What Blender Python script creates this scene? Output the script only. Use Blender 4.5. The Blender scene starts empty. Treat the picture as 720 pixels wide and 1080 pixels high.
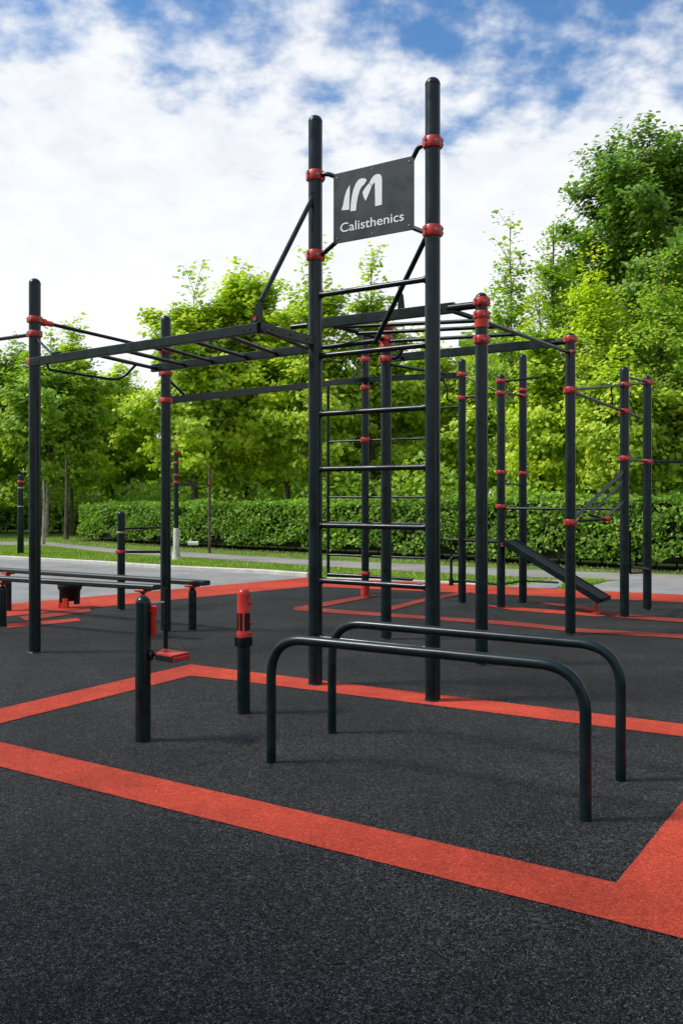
import bpy, math, random
import numpy as np
from mathutils import Vector, Matrix

random.seed(7)
rng = np.random.default_rng(11)
C = bpy.context.scene.collection
SC = bpy.context.scene
H = 1.45          # eye height
F = 950.0         # focal length in photo pixels
HY = 525.0        # horizon row in the photo

# ------------------------------------------------------------------ survey helpers
def at(u, v, d):
    return Vector(((u-360)*d/F, d, H+(HY-v)*d/F))
def ground(u, v, z=0.0):
    d = (H-z)*F/(v-HY)
    return Vector(((u-360)*d/F, d, z))
def zat(p, v):
    return H+(HY-v)*p.y/F
def on(a, b, u):
    k = (u-360)/F
    t = (k*a.y-a.x)/((b.x-a.x)-k*(b.y-a.y))
    return a+(b-a)*t
def wz(p, z):
    return Vector((p.x, p.y, z))

# ------------------------------------------------------------------ materials
def new_mat(name):
    m = bpy.data.materials.new(name); m.use_nodes = True
    nt = m.node_tree
    return m, nt, nt.nodes['Principled BSDF']
def N(nt, typ, **kw):
    n = nt.nodes.new(typ)
    for k, v in kw.items():
        if k in n.inputs.keys() if hasattr(n.inputs, 'keys') else False:
            n.inputs[k].default_value = v
        else:
            setattr(n, k, v)
    return n
def ramp(nt, fac, stops):
    r = nt.nodes.new('ShaderNodeValToRGB')
    e = r.color_ramp.elements
    while len(e) < len(stops): e.new(0.5)
    for i, (p, c) in enumerate(stops):
        e[i].position = p; e[i].color = (*c, 1)
    nt.links.new(fac, r.inputs[0])
    return r.outputs[0]
def objco(nt):
    return nt.nodes.new('ShaderNodeNewGeometry').outputs['Position']
def noise(nt, co, scale, detail=3, rough=0.55):
    n = nt.nodes.new('ShaderNodeTexNoise')
    n.inputs['Scale'].default_value = scale; n.inputs['Detail'].default_value = detail
    n.inputs['Roughness'].default_value = rough
    nt.links.new(co, n.inputs['Vector'])
    return n.outputs['Fac']
def mixc(nt, fac, a, b, mode='MIX'):
    m = nt.nodes.new('ShaderNodeMix'); m.data_type = 'RGBA'; m.blend_type = mode
    for s, i in ((fac, 0), (a, 6), (b, 7)):
        if hasattr(s, 'links') or hasattr(s, 'is_linked'): nt.links.new(s, m.inputs[i])
        else: m.inputs[i].default_value = (*s, 1) if isinstance(s, tuple) else s
    return m.outputs[2]
def bump(nt, b, h, strength, dist):
    n = nt.nodes.new('ShaderNodeBump')
    n.inputs['Strength'].default_value = strength; n.inputs['Distance'].default_value = dist
    nt.links.new(h, n.inputs['Height']); nt.links.new(n.outputs[0], b.inputs['Normal'])

def painted(name, base, rough=0.34, vary=0.25, spec=0.5):
    m, nt, b = new_mat(name)
    co = objco(nt)
    n1 = noise(nt, co, 9, 5); n2 = noise(nt, co, 90, 3)
    lo = tuple(c*(1-vary) for c in base); hi = tuple(min(1, c*(1+vary)+0.002) for c in base)
    nt.links.new(ramp(nt, n1, [(0.3, lo), (0.7, hi)]), b.inputs['Base Color'])
    nt.links.new(ramp(nt, n1, [(0.3, (rough-.06,)*3), (0.75, (rough+.12,)*3)]), b.inputs['Roughness'])
    b.inputs['Specular IOR Level'].default_value = spec
    return m

M = {}
M['steel'] = painted('anthracite_paint', (0.0035, 0.0115, 0.0150), 0.29, 0.3, 0.33)
M['dull'] = painted('worn_dark_paint', (0.013, 0.019, 0.020), 0.40, 0.35)
M['beam'] = painted('beam_paint', (0.0055, 0.0145, 0.0155), 0.33, 0.3, 0.38)
M['red'] = painted('red_powder_coat', (0.50, 0.028, 0.022), 0.40)
M['orange'] = painted('orange_red_plastic', (0.62, 0.055, 0.022), 0.4)
M['brightred'] = painted('bright_red_plastic', (0.55, 0.018, 0.014), 0.32)
M['bolt'] = painted('zinc_bolt', (0.30, 0.31, 0.31), 0.35)
M['rubberblack'] = painted('black_plastic', (0.007, 0.0075, 0.008), 0.62, .25, .2)
M['sign'] = painted('sign_panel', (0.016, 0.026, 0.029), 0.45, 0.12)
M['white'] = painted('white_vinyl', (0.80, 0.81, 0.82), 0.5, 0.03)
M['pale'] = painted('pale_band', (0.45, 0.36, 0.30), 0.5)
M['whitepost'] = painted('chalky_white', (0.52, 0.50, 0.46), 0.7, 0.2)

def granulate(name, cols, fleck, fleck_amt, scale=230, rough=0.82, bumps=0.55, sheen=0.5, velvet=0.0, grain=0.12):
    """poured rubber granules: voronoi cells of slightly different colour with pale flecks"""
    m, nt, b = new_mat(name)
    co = objco(nt)
    v = nt.nodes.new('ShaderNodeTexVoronoi'); v.inputs['Scale'].default_value = scale
    v.inputs['Randomness'].default_value = 1
    # stretch the granules a little so they look like torn shreds
    nz = nt.nodes.new('ShaderNodeTexNoise'); nz.inputs['Scale'].default_value = 60; nz.inputs['Detail'].default_value = 2
    nt.links.new(co, nz.inputs['Vector'])
    va = nt.nodes.new('ShaderNodeVectorMath'); va.operation = 'MULTIPLY_ADD'
    nt.links.new(nz.outputs['Color'], va.inputs[0]); va.inputs[1].default_value = (.02, .02, .02)
    nt.links.new(co, va.inputs[2]); nt.links.new(va.outputs[0], v.inputs['Vector'])
    sep = nt.nodes.new('ShaderNodeSeparateColor'); nt.links.new(v.outputs['Color'], sep.inputs[0])
    base = ramp(nt, sep.outputs[0], cols)
    fl = ramp(nt, sep.outputs[1], [(1-fleck_amt, (0, 0, 0)), (min(1, 1-fleck_amt*0.4), (1, 1, 1))])
    v2 = nt.nodes.new('ShaderNodeTexVoronoi'); v2.inputs['Scale'].default_value = scale*.36
    nt.links.new(va.outputs[0], v2.inputs['Vector'])
    sep2 = nt.nodes.new('ShaderNodeSeparateColor'); nt.links.new(v2.outputs['Color'], sep2.inputs[0])
    base = mixc(nt, 1.0, base, ramp(nt, sep2.outputs[0], [(0.0, (1-grain,)*3), (0.7, (1.0,)*3), (1.0, (1+grain*1.6,)*3)]), 'MULTIPLY')
    base = mixc(nt, 1.0, base, ramp(nt, noise(nt, co, 42, 3, .7), [(0.36, (1-grain*.4,)*3), (0.5, (1.0,)*3), (0.66, (1+grain*.7,)*3)]), 'MULTIPLY')
    fl = mixc(nt, 1.0, fl, ramp(nt, sep2.outputs[1], [(0.1, (.45,)*3), (0.7, (1.0,)*3)]), 'MULTIPLY')
    near = ramp(nt, v.outputs['Distance'], [(0.30, (1, 1, 1)), (0.42, (0, 0, 0))])
    fl = mixc(nt, 1.0, fl, near, 'MULTIPLY')
    col = mixc(nt, fl, base, fleck)
    # larger worn and dusty patches
    n1 = noise(nt, co, 0.9, 5, 0.6); n2 = noise(nt, co, 7, 4, 0.6)
    dust = ramp(nt, n1, [(0.32, (0.74,)*3), (0.70, (1.30,)*3)])
    dust2 = ramp(nt, n2, [(0.3, (0.88,)*3), (0.7, (1.12,)*3)])
    col = mixc(nt, 1.0, col, dust, 'MULTIPLY'); col = mixc(nt, 1.0, col, dust2, 'MULTIPLY')
    nt.links.new(col, b.inputs['Base Color'])
    b.inputs['Roughness'].default_value = rough
    b.inputs['Specular IOR Level'].default_value = sheen
    b.inputs['Sheen Weight'].default_value = velvet; b.inputs['Sheen Roughness'].default_value = 0.13; b.inputs['Sheen Tint'].default_value = (1, .95, .90, 1)
    bump(nt, b, v.outputs['Distance'], bumps, 0.004)
    return m
M['rubber'] = granulate('black_rubber_granules', [(0.0, (0.0032, 0.0033, 0.0035)), (0.55, (0.0130, 0.0132, 0.0140)), (1.0, (0.056, 0.056, 0.057))],
                        (0.32, 0.315, 0.305), 0.18, scale=300, rough=0.62, bumps=0.45, sheen=0.06, velvet=0.14, grain=0.72)
M['redrubber'] = granulate('red_rubber_granules', [(0.0, (0.26, 0.025, 0.014)), (0.5, (0.40, 0.047, 0.025)), (1.0, (0.52, 0.076, 0.042))],
                           (0.66, 0.17, 0.08), 0.10, bumps=0.4, sheen=0.14)
M['fadedred'] = granulate('faded_red_granules', [(0.0, (0.10, 0.022, 0.018)), (0.5, (0.22, 0.038, 0.026)), (1.0, (0.40, 0.06, 0.04))],
                          (0.45, 0.12, 0.08), 0.06, bumps=0.4, sheen=0.14)

def ground_mat(name, c1, c2, c3, s1, s2, rough=0.9, bs=0.3, bd=0.01, bscale=60):
    m, nt, b = new_mat(name)
    co = objco(nt)
    a = ramp(nt, noise(nt, co, s1, 6, 0.65), [(0.32, c1), (0.5, c2), (0.68, c3)])
    k = ramp(nt, noise(nt, co, s2, 4, 0.7), [(0.3, (0.75,)*3), (0.7, (1.25,)*3)])
    nt.links.new(mixc(nt, 1.0, a, k, 'MULTIPLY'), b.inputs['Base Color'])
    b.inputs['Roughness'].default_value = rough
    b.inputs['Specular IOR Level'].default_value = 0.3
    bump(nt, b, noise(nt, co, bscale, 4, 0.7), bs, bd)
    return m
M['lawn'] = ground_mat('lawn', (0.075, 0.13, 0.018), (0.12, 0.19, 0.026), (0.19, 0.25, 0.045), 1.1, 14, bs=0.8, bd=0.04, bscale=35)
M['paving'] = ground_mat('grey_asphalt_paving', (0.19, 0.19, 0.183), (0.235, 0.232, 0.222), (0.285, 0.28, 0.267), 1.3, 30)
M['path'] = ground_mat('path_asphalt', (0.20, 0.185, 0.17), (0.25, 0.235, 0.215), (0.30, 0.28, 0.255), 0.9, 25)
M['kerb'] = ground_mat('kerb_concrete', (0.45, 0.43, 0.39), (0.52, 0.50, 0.46), (0.60, 0.57, 0.52), 3, 30)
M['bark'] = ground_mat('bark', (0.055, 0.042, 0.030), (0.10, 0.08, 0.06), (0.17, 0.14, 0.11), 4, 25, bs=0.7, bd=0.02, bscale=30)
M['palebark'] = ground_mat('pale_bark', (0.16, 0.12, 0.09), (0.30, 0.26, 0.21), (0.45, 0.41, 0.35), 5, 25, bs=0.6, bd=0.02, bscale=30)
M['soil'] = ground_mat('dry_soil', (0.03, 0.024, 0.016), (0.055, 0.043, 0.03), (0.09, 0.075, 0.05), 5, 30, bs=0.8, bd=0.03)
M['woodpole'] = ground_mat('weathered_wood', (0.06, 0.045, 0.033), (0.10, 0.075, 0.055), (0.15, 0.12, 0.09), 4, 25)
M['hedgecore'] = ground_mat('hedge_twigs', (0.008, 0.012, 0.004), (0.014, 0.02, 0.007), (0.022, 0.028, 0.010), 6, 30, bs=0.9, bd=0.05)

def leaf_mat(name, stops, trans=0.42, patch=0.5, gain=1.7):
    stops = [(p, tuple(min(.75, x*gain) for x in c)) for p, c in stops]
    m, nt, b = new_mat(name)
    at_ = nt.nodes.new('ShaderNodeAttribute'); at_.attribute_name = 'rnd'
    col = ramp(nt, at_.outputs['Fac'], stops)
    k = ramp(nt, noise(nt, objco(nt), patch, 3), [(0.3, (0.78, 0.82, 0.85)), (0.7, (1.2, 1.16, 1.0))])
    col = mixc(nt, 1.0, col, k, 'MULTIPLY')
    nt.links.new(col, b.inputs['Base Color'])
    b.inputs['Roughness'].default_value = 0.5; b.inputs['Specular IOR Level'].default_value = 0.35
    t = nt.nodes.new('ShaderNodeBsdfTranslucent')
    nt.links.new(mixc(nt, 1.0, col, (1.15, 1.25, 0.5), 'MULTIPLY'), t.inputs['Color'])
    mx = nt.nodes.new('ShaderNodeMixShader'); mx.inputs[0].default_value = trans
    nt.links.new(b.outputs[0], mx.inputs[1]); nt.links.new(t.outputs[0], mx.inputs[2])
    nt.links.new(mx.outputs[0], nt.nodes['Material Output'].inputs['Surface'])
    return m
M['leaf_maple'] = leaf_mat('young_maple_leaves', [(0, (0.13, 0.21, 0.020)), (0.5, (0.265, 0.36, 0.030)), (1, (0.43, 0.50, 0.045))])
M['leaf_yellow'] = leaf_mat('yellow_green_leaves', [(0, (0.18, 0.27, 0.018)), (0.5, (0.345, 0.43, 0.028)), (1, (0.50, 0.54, 0.04))])
M['leaf_mid'] = leaf_mat('mid_green_leaves', [(0, (0.095, 0.175, 0.020)), (0.5, (0.195, 0.29, 0.030)), (1, (0.32, 0.41, 0.045))])
M['leaf_dark'] = leaf_mat('dark_green_leaves', [(0, (0.055, 0.12, 0.012)), (0.5, (0.105, 0.19, 0.018)), (1, (0.19, 0.29, 0.03))])
M['leaf_hedge'] = leaf_mat('hedge_leaves', [(0, (0.06, 0.13, 0.015)), (0.5, (0.14, 0.25, 0.025)), (0.85, (0.24, 0.36, 0.035)), (1, (0.42, 0.46, 0.08))], 0.42, 0.9, 1.55)
M['grassblade'] = leaf_mat('grass_blades', [(0, (0.09, 0.16, 0.015)), (0.5, (0.15, 0.24, 0.025)), (1, (0.26, 0.33, 0.06))], 0.3, 0.8)

# ------------------------------------------------------------------ mesh builder
class MB:
    def __init__(s): s.v = []; s.f = []; s.m = []; s.slot = 0
    def add(s, vs, fs):
        o = len(s.v); s.v += [Vector(x) for x in vs]
        for f in fs: s.f.append([i+o for i in f]); s.m.append(s.slot)
    def ring_frames(s, pts):
        ts = []
        for i in range(len(pts)):
            a = pts[max(0, i-1)]; b = pts[min(len(pts)-1, i+1)]
            ts.append((b-a).normalized())
        ref = Vector((0, 0, 1)) if abs(ts[0].z) < 0.95 else Vector((1, 0, 0))
        n = (ref-ts[0]*ref.dot(ts[0])).normalized()
        out = []
        for t in ts:
            n = (n-t*n.dot(t)).normalized(); out.append((t, n, t.cross(n)))
        return out
    def tube(s, pts, r, seg=14, caps=True):
        pts = [Vector(p) for p in pts]
        rs = r if isinstance(r, (list, tuple)) else [r]*len(pts)
        fr = s.ring_frames(pts); vs = []
        for p, (t, n, b), rr in zip(pts, fr, rs):
            for k in range(seg):
                a = 2*math.pi*k/seg
                vs.append(p+n*(rr*math.cos(a))+b*(rr*math.sin(a)))
        fs = []
        for i in range(len(pts)-1):
            for k in range(seg):
                k2 = (k+1) % seg
                fs.append([i*seg+k, i*seg+k2, (i+1)*seg+k2, (i+1)*seg+k])
        if caps:
            fs.append(list(range(seg))[::-1]); fs.append([(len(pts)-1)*seg+k for k in range(seg)])
        s.add(vs, fs); return s
    def lathe(s, c, prof, seg=24):
        """prof: list of (radius, z) around the vertical through c"""
        c = Vector(c); vs = []; fs = []
        for r, z in prof:
            for k in range(seg):
                a = 2*math.pi*k/seg
                vs.append(c+Vector((r*math.cos(a), r*math.sin(a), z)))
        for i in range(len(prof)-1):
            for k in range(seg):
                k2 = (k+1) % seg
                fs.append([i*seg+k, i*seg+k2, (i+1)*seg+k2, (i+1)*seg+k])
        if prof[0][0] > 1e-4: fs.append(list(range(seg))[::-1])
        if prof[-1][0] > 1e-4: fs.append([(len(prof)-1)*seg+k for k in range(seg)])
        s.add(vs, fs); return s
    def bar(s, a, b, w, h, bev=0.006, up=Vector((0, 0, 1))):
        """rectangular section between a and b, chamfered"""
        a = Vector(a); b = Vector(b); t = (b-a).normalized()
        side = t.cross(up).normalized(); u = side.cross(t).normalized()
        w /= 2; h /= 2; e = min(bev, w*.45, h*.45)
        sec = [(-w+e, -h), (w-e, -h), (w, -h+e), (w, h-e), (w-e, h), (-w+e, h), (-w, h-e), (-w, -h+e)]
        vs = []
        for p in (a, b):
            for x, y in sec: vs.append(p+side*x+u*y)
        n = 8
        fs = [[i, (i+1) % n, n+(i+1) % n, n+i] for i in range(n)]
        fs += [list(range(n))[::-1], list(range(n, 2*n))]
        s.add(vs, fs); return s
    def prism(s, poly, n):
        """flat polygon (list of Vectors) thickened by vector n"""
        k = len(poly); vs = [Vector(p)+n*0.5 for p in poly]+[Vector(p)-n*0.5 for p in poly]
        fs = [list(range(k)), list(range(k, 2*k))[::-1]]+[[i, k+i, k+(i+1) % k, (i+1) % k] for i in range(k)]
        s.add(vs, fs); return s
    def build(s, name, mats, parent=None, loc=None):
        me = bpy.data.meshes.new(name)
        off = parent_world(parent) if parent else (Vector(loc) if loc is not None else Vector((0, 0, 0)))
        me.from_pydata([tuple(v-off) for v in s.v], [], s.f)
        mats = mats if isinstance(mats, (list, tuple)) else [mats]
        for m in mats: me.materials.append(m)
        for p, mi in zip(me.polygons, s.m): p.material_index = mi; p.use_smooth = True
        me.update()
        bm_fix(me)
        me.set_sharp_from_angle(angle=math.radians(38))
        o = bpy.data.objects.new(name, me); C.objects.link(o)
        if parent: o.parent = parent
        else: o.location = off
        return o
def bm_fix(me):
    import bmesh
    bm = bmesh.new(); bm.from_mesh(me)
    bmesh.ops.recalc_face_normals(bm, faces=bm.faces)
    bm.to_mesh(me); bm.free()
def parent_world(p):
    w = Vector((0, 0, 0))
    while p: w += p.location; p = p.parent
    return w
def bend(pts, r, n=7):
    """polyline with rounded corners"""
    pts = [Vector(p) for p in pts]; out = [pts[0]]
    for i in range(1, len(pts)-1):
        a, b, c = pts[i-1], pts[i], pts[i+1]
        d1 = (a-b).normalized(); d2 = (c-b).normalized()
        k = min(r, (a-b).length*.48, (c-b).length*.48)
        p0 = b+d1*k; p2 = b+d2*k
        for j in range(n+1):
            t = j/n; out.append(p0*(1-t)**2+b*2*t*(1-t)*0.98+b*2*t*(1-t)*.02+p2*t*t)
    out.append(pts[-1]); return out
def tag(o, label=None, cat=None, group=None, kind=None):
    if label: o['label'] = label
    if cat: o['category'] = cat
    if group: o['group'] = group
    if kind: o['kind'] = kind
    return o
def empty(name, loc, label, cat, group=None):
    o = bpy.data.objects.new(name, None); C.objects.link(o); o.location = loc
    o.empty_display_size = 0.2
    return tag(o, label, cat, group)

# ------------------------------------------------------------------ ground sheets
def sheet(name, poly, z, mat, kind='structure'):
    me = bpy.data.meshes.new(name)
    me.from_pydata([(p[0], p[1], 0) for p in poly], [], [list(range(len(poly)))])
    me.materials.append(mat); me.update(); bm_fix(me)
    if me.polygons[0].normal.z < 0: me.flip_normals()
    o = bpy.data.objects.new(name, me); C.objects.link(o); o.location.z = z
    o['kind'] = kind
    return o
def gp(*uv): return [ground(u, v) for u, v in uv]

sheet('ground', [(-400, -60), (400, -60), (400, 700), (-400, 700)], -0.012, M['lawn'])
E0, E1, E2 = ground(0, 638), ground(326, 609), ground(720, 627.5)
EL = E1+(E0-E1)*4.2; ER = E1+(E2-E1)*3.0
sheet('rubber_floor', [(-22, -9), (22, -9), (ER.x, ER.y), (E1.x, E1.y), (EL.x, EL.y)], 0.0, M['rubber'])
K = [ground(-330, 574.5), ground(-150, 582), ground(0, 589), ground(107, 595), ground(180, 600), ground(270, 604), ground(326, 608)]
sheet('plaza', [(EL.x, EL.y)]+[(p.x, p.y) for p in K]+[(E1.x, E1.y)], -0.006, M['paving'])
up = gp((-260, 566), (-120, 569), (0, 571), (50, 571.5), (125, 579), (195, 582), (326, 590), (465, 596), (540, 600), (720, 606), (950, 614))
lo = gp((-260, 569), (-120, 572), (0, 574.5), (50, 575), (125, 583.5), (195, 587), (326, 596), (465, 604), (540, 607.5), (720, 613.5), (950, 622))
sheet('path', up+lo[::-1], -0.007, M['path'])
sheet('side_pavement', gp((520, 619.3), (552, 616), (592, 609), (612, 610), (585, 620)), -0.0045, M['paving'])
o = sheet('side_pavement', gp((606, 621.8), (640, 613), (668, 610.5), (760, 613.5), (1000, 623), (1000, 640), (720, 627.2)), -0.0045, M['paving'])

# red bands laid into the rubber, their poured edges wandering by a few millimetres
def ragged(poly, step=.05, amp=.0018):
    R = random.Random(3); out = []
    for i, a in enumerate(poly):
        b = poly[(i+1) % len(poly)]; n = int(min(400, max(1, (b-a).length/step))); d = (b-a).normalized(); s = Vector((-d.y, d.x, 0))
        out.append(a)
        for k in range(1, n): out.append(a+(b-a)*(k/n)+s*R.uniform(-amp, amp))
    return out
fr_up = (ground(0, 783), ground(649, 932)); fr_lo = (ground(0, 809), ground(720, 991))
def ext(a, b, t): return a+(b-a)*t
fu0 = ext(*fr_up, -1.2); fl0 = ext(*fr_lo, -1.0); corner = fr_up[1]
rb = ground(720, 844.5); rdir = (rb-corner).normalized(); adir = (fr_lo[1]-fr_lo[0]).normalized()
wid = 0.50
# outer corner of the wide right-hand arm
def isect(p, d, q, e):
    den = d.x*e.y-d.y*e.x; t = ((q.x-p.x)*e.y-(q.y-p.y)*e.x)/den
    return p+d*t
oc = isect(corner+adir*wid, rdir, fr_lo[0], adir)
far_in = corner+rdir*3.2; far_out = far_in+adir*wid
sheet('red_band', ragged([fu0, corner, far_in, far_out, oc, fl0]), 0.004, M['redrubber'])
mc_o, mc_i = ground(201, 701), ground(201, 713)
l_u = ext(mc_o, ground(0, 748), 1.5); l_l = ext(mc_i, ground(0, 763.5), 1.5)
r_u = ground(720, 764); r_l = ground(720, 777)
r_u2 = ext(ground(251.5, 707), r_u, 1.35); r_l2 = ext(ground(251.5, 717.5), r_l, 1.35)
sheet('red_band', ragged([l_u, mc_o, ground(251.5, 707.5), r_u2, r_l2, ground(251.5, 718.5), mc_i, l_l]), 0.004, M['redrubber'])
B0, B1_, B2_ = ground(0, 651), ground(326, 618.5), ground(720, 635.5)
BL = B1_+(B0-B1_)*3.6; BR = B1_+(B2_-B1_)*2.6
sheet('red_border', [EL+(E1-EL)*.02, E1, ER+(E1-ER)*.02, BR, B1_, BL], 0.004, M['redrubber'])
sheet('red_line', gp((310, 641.3), (340, 642.2), (447, 650), (540, 656), (607, 663), (720, 669.5), (900, 681), (900, 686), (720, 674), (607, 667), (540, 660), (447, 653.5), (340, 646), (310, 644)), 0.006, M['fadedred'])
sheet('red_line', gp((310, 641), (340, 635.8), (384, 628.5), (400, 628.5), (345, 639.5), (318, 643.8)), 0.008, M['fadedred'])
sheet('red_line', gp((404, 642), (447, 631.5), (485, 625), (500, 625), (447, 635), (414, 644)), 0.0085, M['fadedred'])
sheet('red_line', gp((505, 638), (540, 640.5), (627, 647), (640, 650), (627, 650.5), (540, 644)), 0.006, M['redrubber'])
sheet('red_line', gp((556, 634.5), (600, 638), (660, 648.5), (720, 653.5), (720, 657), (655, 652.5), (595, 640.5)), 0.008, M['fadedred'])
sheet('red_line', gp((8, 658.5), (45, 655.5), (82, 652.5), (86, 655), (50, 659), (8, 662.5)), 0.006, M['redrubber'])
sheet('red_line', gp((20, 651), (95, 642), (96, 645.5), (60, 650.5), (28, 655.5)), 0.0075, M['fadedred'])

kb = MB()
for i in range(len(K)-1):
    a, b = wz(K[i], 0.02), wz(K[i+1], 0.02)
    kb.bar(a, b-(b-a)*0.003, 0.13, 0.10, 0.015)
kr = gp((345, 610.5), (465, 614.2), (515, 618))
for i in range(2):
    a, b = wz(kr[i], 0.0), wz(kr[i+1], 0.0)
    kb.bar(a, b-(b-a)*0.003, 0.08, 0.05, 0.01)
tag(kb.build('kerb', M['kerb']), kind='structure')

# ------------------------------------------------------------------ workout-frame pieces
PR = 0.0545
def post(root, p, ztop, r=PR, mat='steel', name='post'):
    z = ztop-r
    prof = [(r, 0.0), (r, z)]+[(r*math.cos(a), z+r*0.9*math.sin(a)) for a in [math.radians(x) for x in (15, 30, 45, 60, 75)]]+[(0.0005, z+r*.92)]
    m = MB().lathe((p.x, p.y, 0), [(r+.014, -0.05), (r+.014, .001), (r+.006, .007), (r, .012)]+prof[1:], 28)
    # thin collar line under the dome cap
    m.lathe((p.x, p.y, z-0.004), [(r+0.0012, 0), (r+0.002, 0.002), (r+0.0012, 0.004)], 28)
    return m.build(name, M[mat], root)
def clamp(pst, p, z, face=(0, -1), h=0.078, r=PR, mat='red'):
    """split collar with two ears and bolts, wrapped round a post"""
    m = MB()
    h *= .9; R = r+0.0095; g = math.atan2(face[1], face[0])
    m.lathe((p.x, p.y, z-h/2), [(r-0.002, 0), (R-.003, 0), (R, .004), (R, h-.004), (R-.003, h), (r-.002, h)], 26)
    c = Vector((p.x, p.y, z)); fx = Vector((math.cos(g), math.sin(g), 0)); sx = Vector((-fx.y, fx.x, 0))
    for s in (-1, 1):
        e = c+sx*s*(R-.004)
        m.bar(e-fx*0.022, e+fx*0.022, 0.020, h*0.92, 0.004)
    m.slot = 1
    for s in (-1, 1):
        e = c+sx*s*(R+.003)
        for dz in (-h*.2, h*.2):
            q = e+Vector((0, 0, dz))
            m.tube([q+fx*0.021, q+fx*0.030], 0.0075, 6)
    q = c+fx*(R-.004); m.tube([q, q+fx*0.010], 0.010, 8)
    return m.build('clamp', [M[mat], M['bolt']], pst)
def rod(root, a, b, r=0.017, name='bar', mat='steel'):
    return MB().tube([a, b], r, 16).build(name, M[mat], root)
def beam(root, a, b, w=0.04, h=0.074, name='beam', bolts=True, mat='beam'):
    m = MB().bar(a, b, w, h, 0.005)
    if bolts:
        m.slot = 1
        t = (Vector(b)-Vector(a)).normalized(); s = t.cross(Vector((0, 0, 1))).normalized(); L = (Vector(b)-Vector(a)).length
        for d in (0.07, 0.13, L*.5, L-0.13, L-0.07):
            q = Vector(a)+t*d
            m.tube([q-s*(w/2+.006), q+s*(w/2+.006)], 0.009, 6)
    return m.build(name, [M[mat], M['dull']], root)
def dirn(a, b):
    d = (b-a); return (d.x, d.y)

P1, P2 = ground(37, 688), ground(175, 666)
T1, T2 = ground(332.5, 722), ground(456, 739)
P3, P4, P5 = ground(407, 674), ground(507.5, 701), ground(601, 669)
P6, P7 = ground(658, 651), ground(682, 643)
Q1, Q2, Q3, Q4 = ground(487, 636), ground(385, 630), ground(528, 641), ground(551, 636)
A = Vector((0.853, -0.522, 0)); Bd = Vector((0.545, 0.838, 0))

# ---------------- main rig: ladder tower, monkey bars, rear wall bars
rig = empty('workout_rig', (T1.x, T1.y, 0), 'tall dark grey workout rig with ladder tower and monkey bars reaching to the left post', 'workout rig')
def rp(p, v, **k): return post(rig, p, zat(p, v), **k)
t1 = rp(T1, 121); t2 = rp(T2, 81); p1 = rp(P1, 293); p2 = rp(P2, 332.5)
for p, o, vs in ((T1, t1, (186, 270)), (T2, t2, (151, 244))):
    for v in vs: clamp(o, p, zat(p, v), (0.3, -1), 0.088)
for v in (337.5, 352.5, 382): clamp(p1, P1, zat(P1, v), (-.3, -1), 0.066)
for v in (370, 394, 422.5): clamp(p2, P2, zat(P2, v), (-.2, -1), 0.06)
# ladder rungs
for v in (312, 376, 437, 495, 554, 612, 672):
    z = zat(T1, v); a, b = wz(T1, z), wz(T2, z)
    r = MB().tube([a, b], 0.0205, 16)
    d = (b-a).normalized()
    for q, s in ((a, 1), (b, -1)):
        r.tube([q+d*s*(PR-.004), q+d*s*(PR+.014)], 0.027, 16)
    r.build('rung', M['steel'], rig)
# monkey-bar bridge
ZB = 2.66
def lv(u, v, z):
    d = (z-H)*F/(HY-v); return Vector(((u-360)*d/F, d, z))
J = lv(273, 346, ZB); Fa = lv(42, 381, ZB)
Ma, Mb = lv(161, 388.5, ZB-.01), lv(397, 359.5, ZB-.01)
Fdir = (J-Fa).normalized()
beam(rig, Fa-Fdir*.12, J, 0.045, 0.074)
beam(rig, J+(T1-J)*0.0+Vector((0, 0, 0.002)), wz(T1, ZB), 0.045, 0.072)
Mt = on(Ma, Mb, 333)
beam(rig, Ma, Mt, 0.045, 0.070)
rod(rig, Mt, Mb, 0.021, 'beam_end')
rod(rig, wz(T1, ZB-.01), Mt, 0.021, 'beam_end')
for uf, um in ((103, 166), (133, 196), (167, 225), (203, 261), (240, 292), (279, 327)):
    a = on(Fa, J, uf)-Vector((0, 0, 0.022)); b = on(Ma, Mb, um)-Vector((0, 0, 0.010))
    rod(rig, a, b, 0.0165, 'monkey_bar')
# gusset plate and struts from the tower
g = [J-Fdir*0.085+Vector((0, 0, .035)), J+Fdir*0.03+Vector((0, 0, .035)), J+Fdir*0.03+Vector((0, 0, .215)), J+Fdir*0.012+Vector((0, 0, .215))]
n = Fdir.cross(Vector((0, 0, 1))).normalized()
m = MB().prism(g, n*0.014); m.slot = 1
m.tube([J-Fdir*.03+Vector((0, 0, .07))-n*.014, J-Fdir*.03+Vector((0, 0, .07))+n*.014], 0.016, 8)
m.build('gusset_plate', [M['steel'], M['red']], rig)
rod(rig, wz(J, ZB+0.19)+Fdir*.02, wz(T1, zat(T1, 203)), 0.019, 'strut')
foot = on(Ma, Mb, 395)
rod(rig, foot+Vector((0, 0, -.02)), wz(T2, zat(T2, 236)), 0.019, 'strut')
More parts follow.
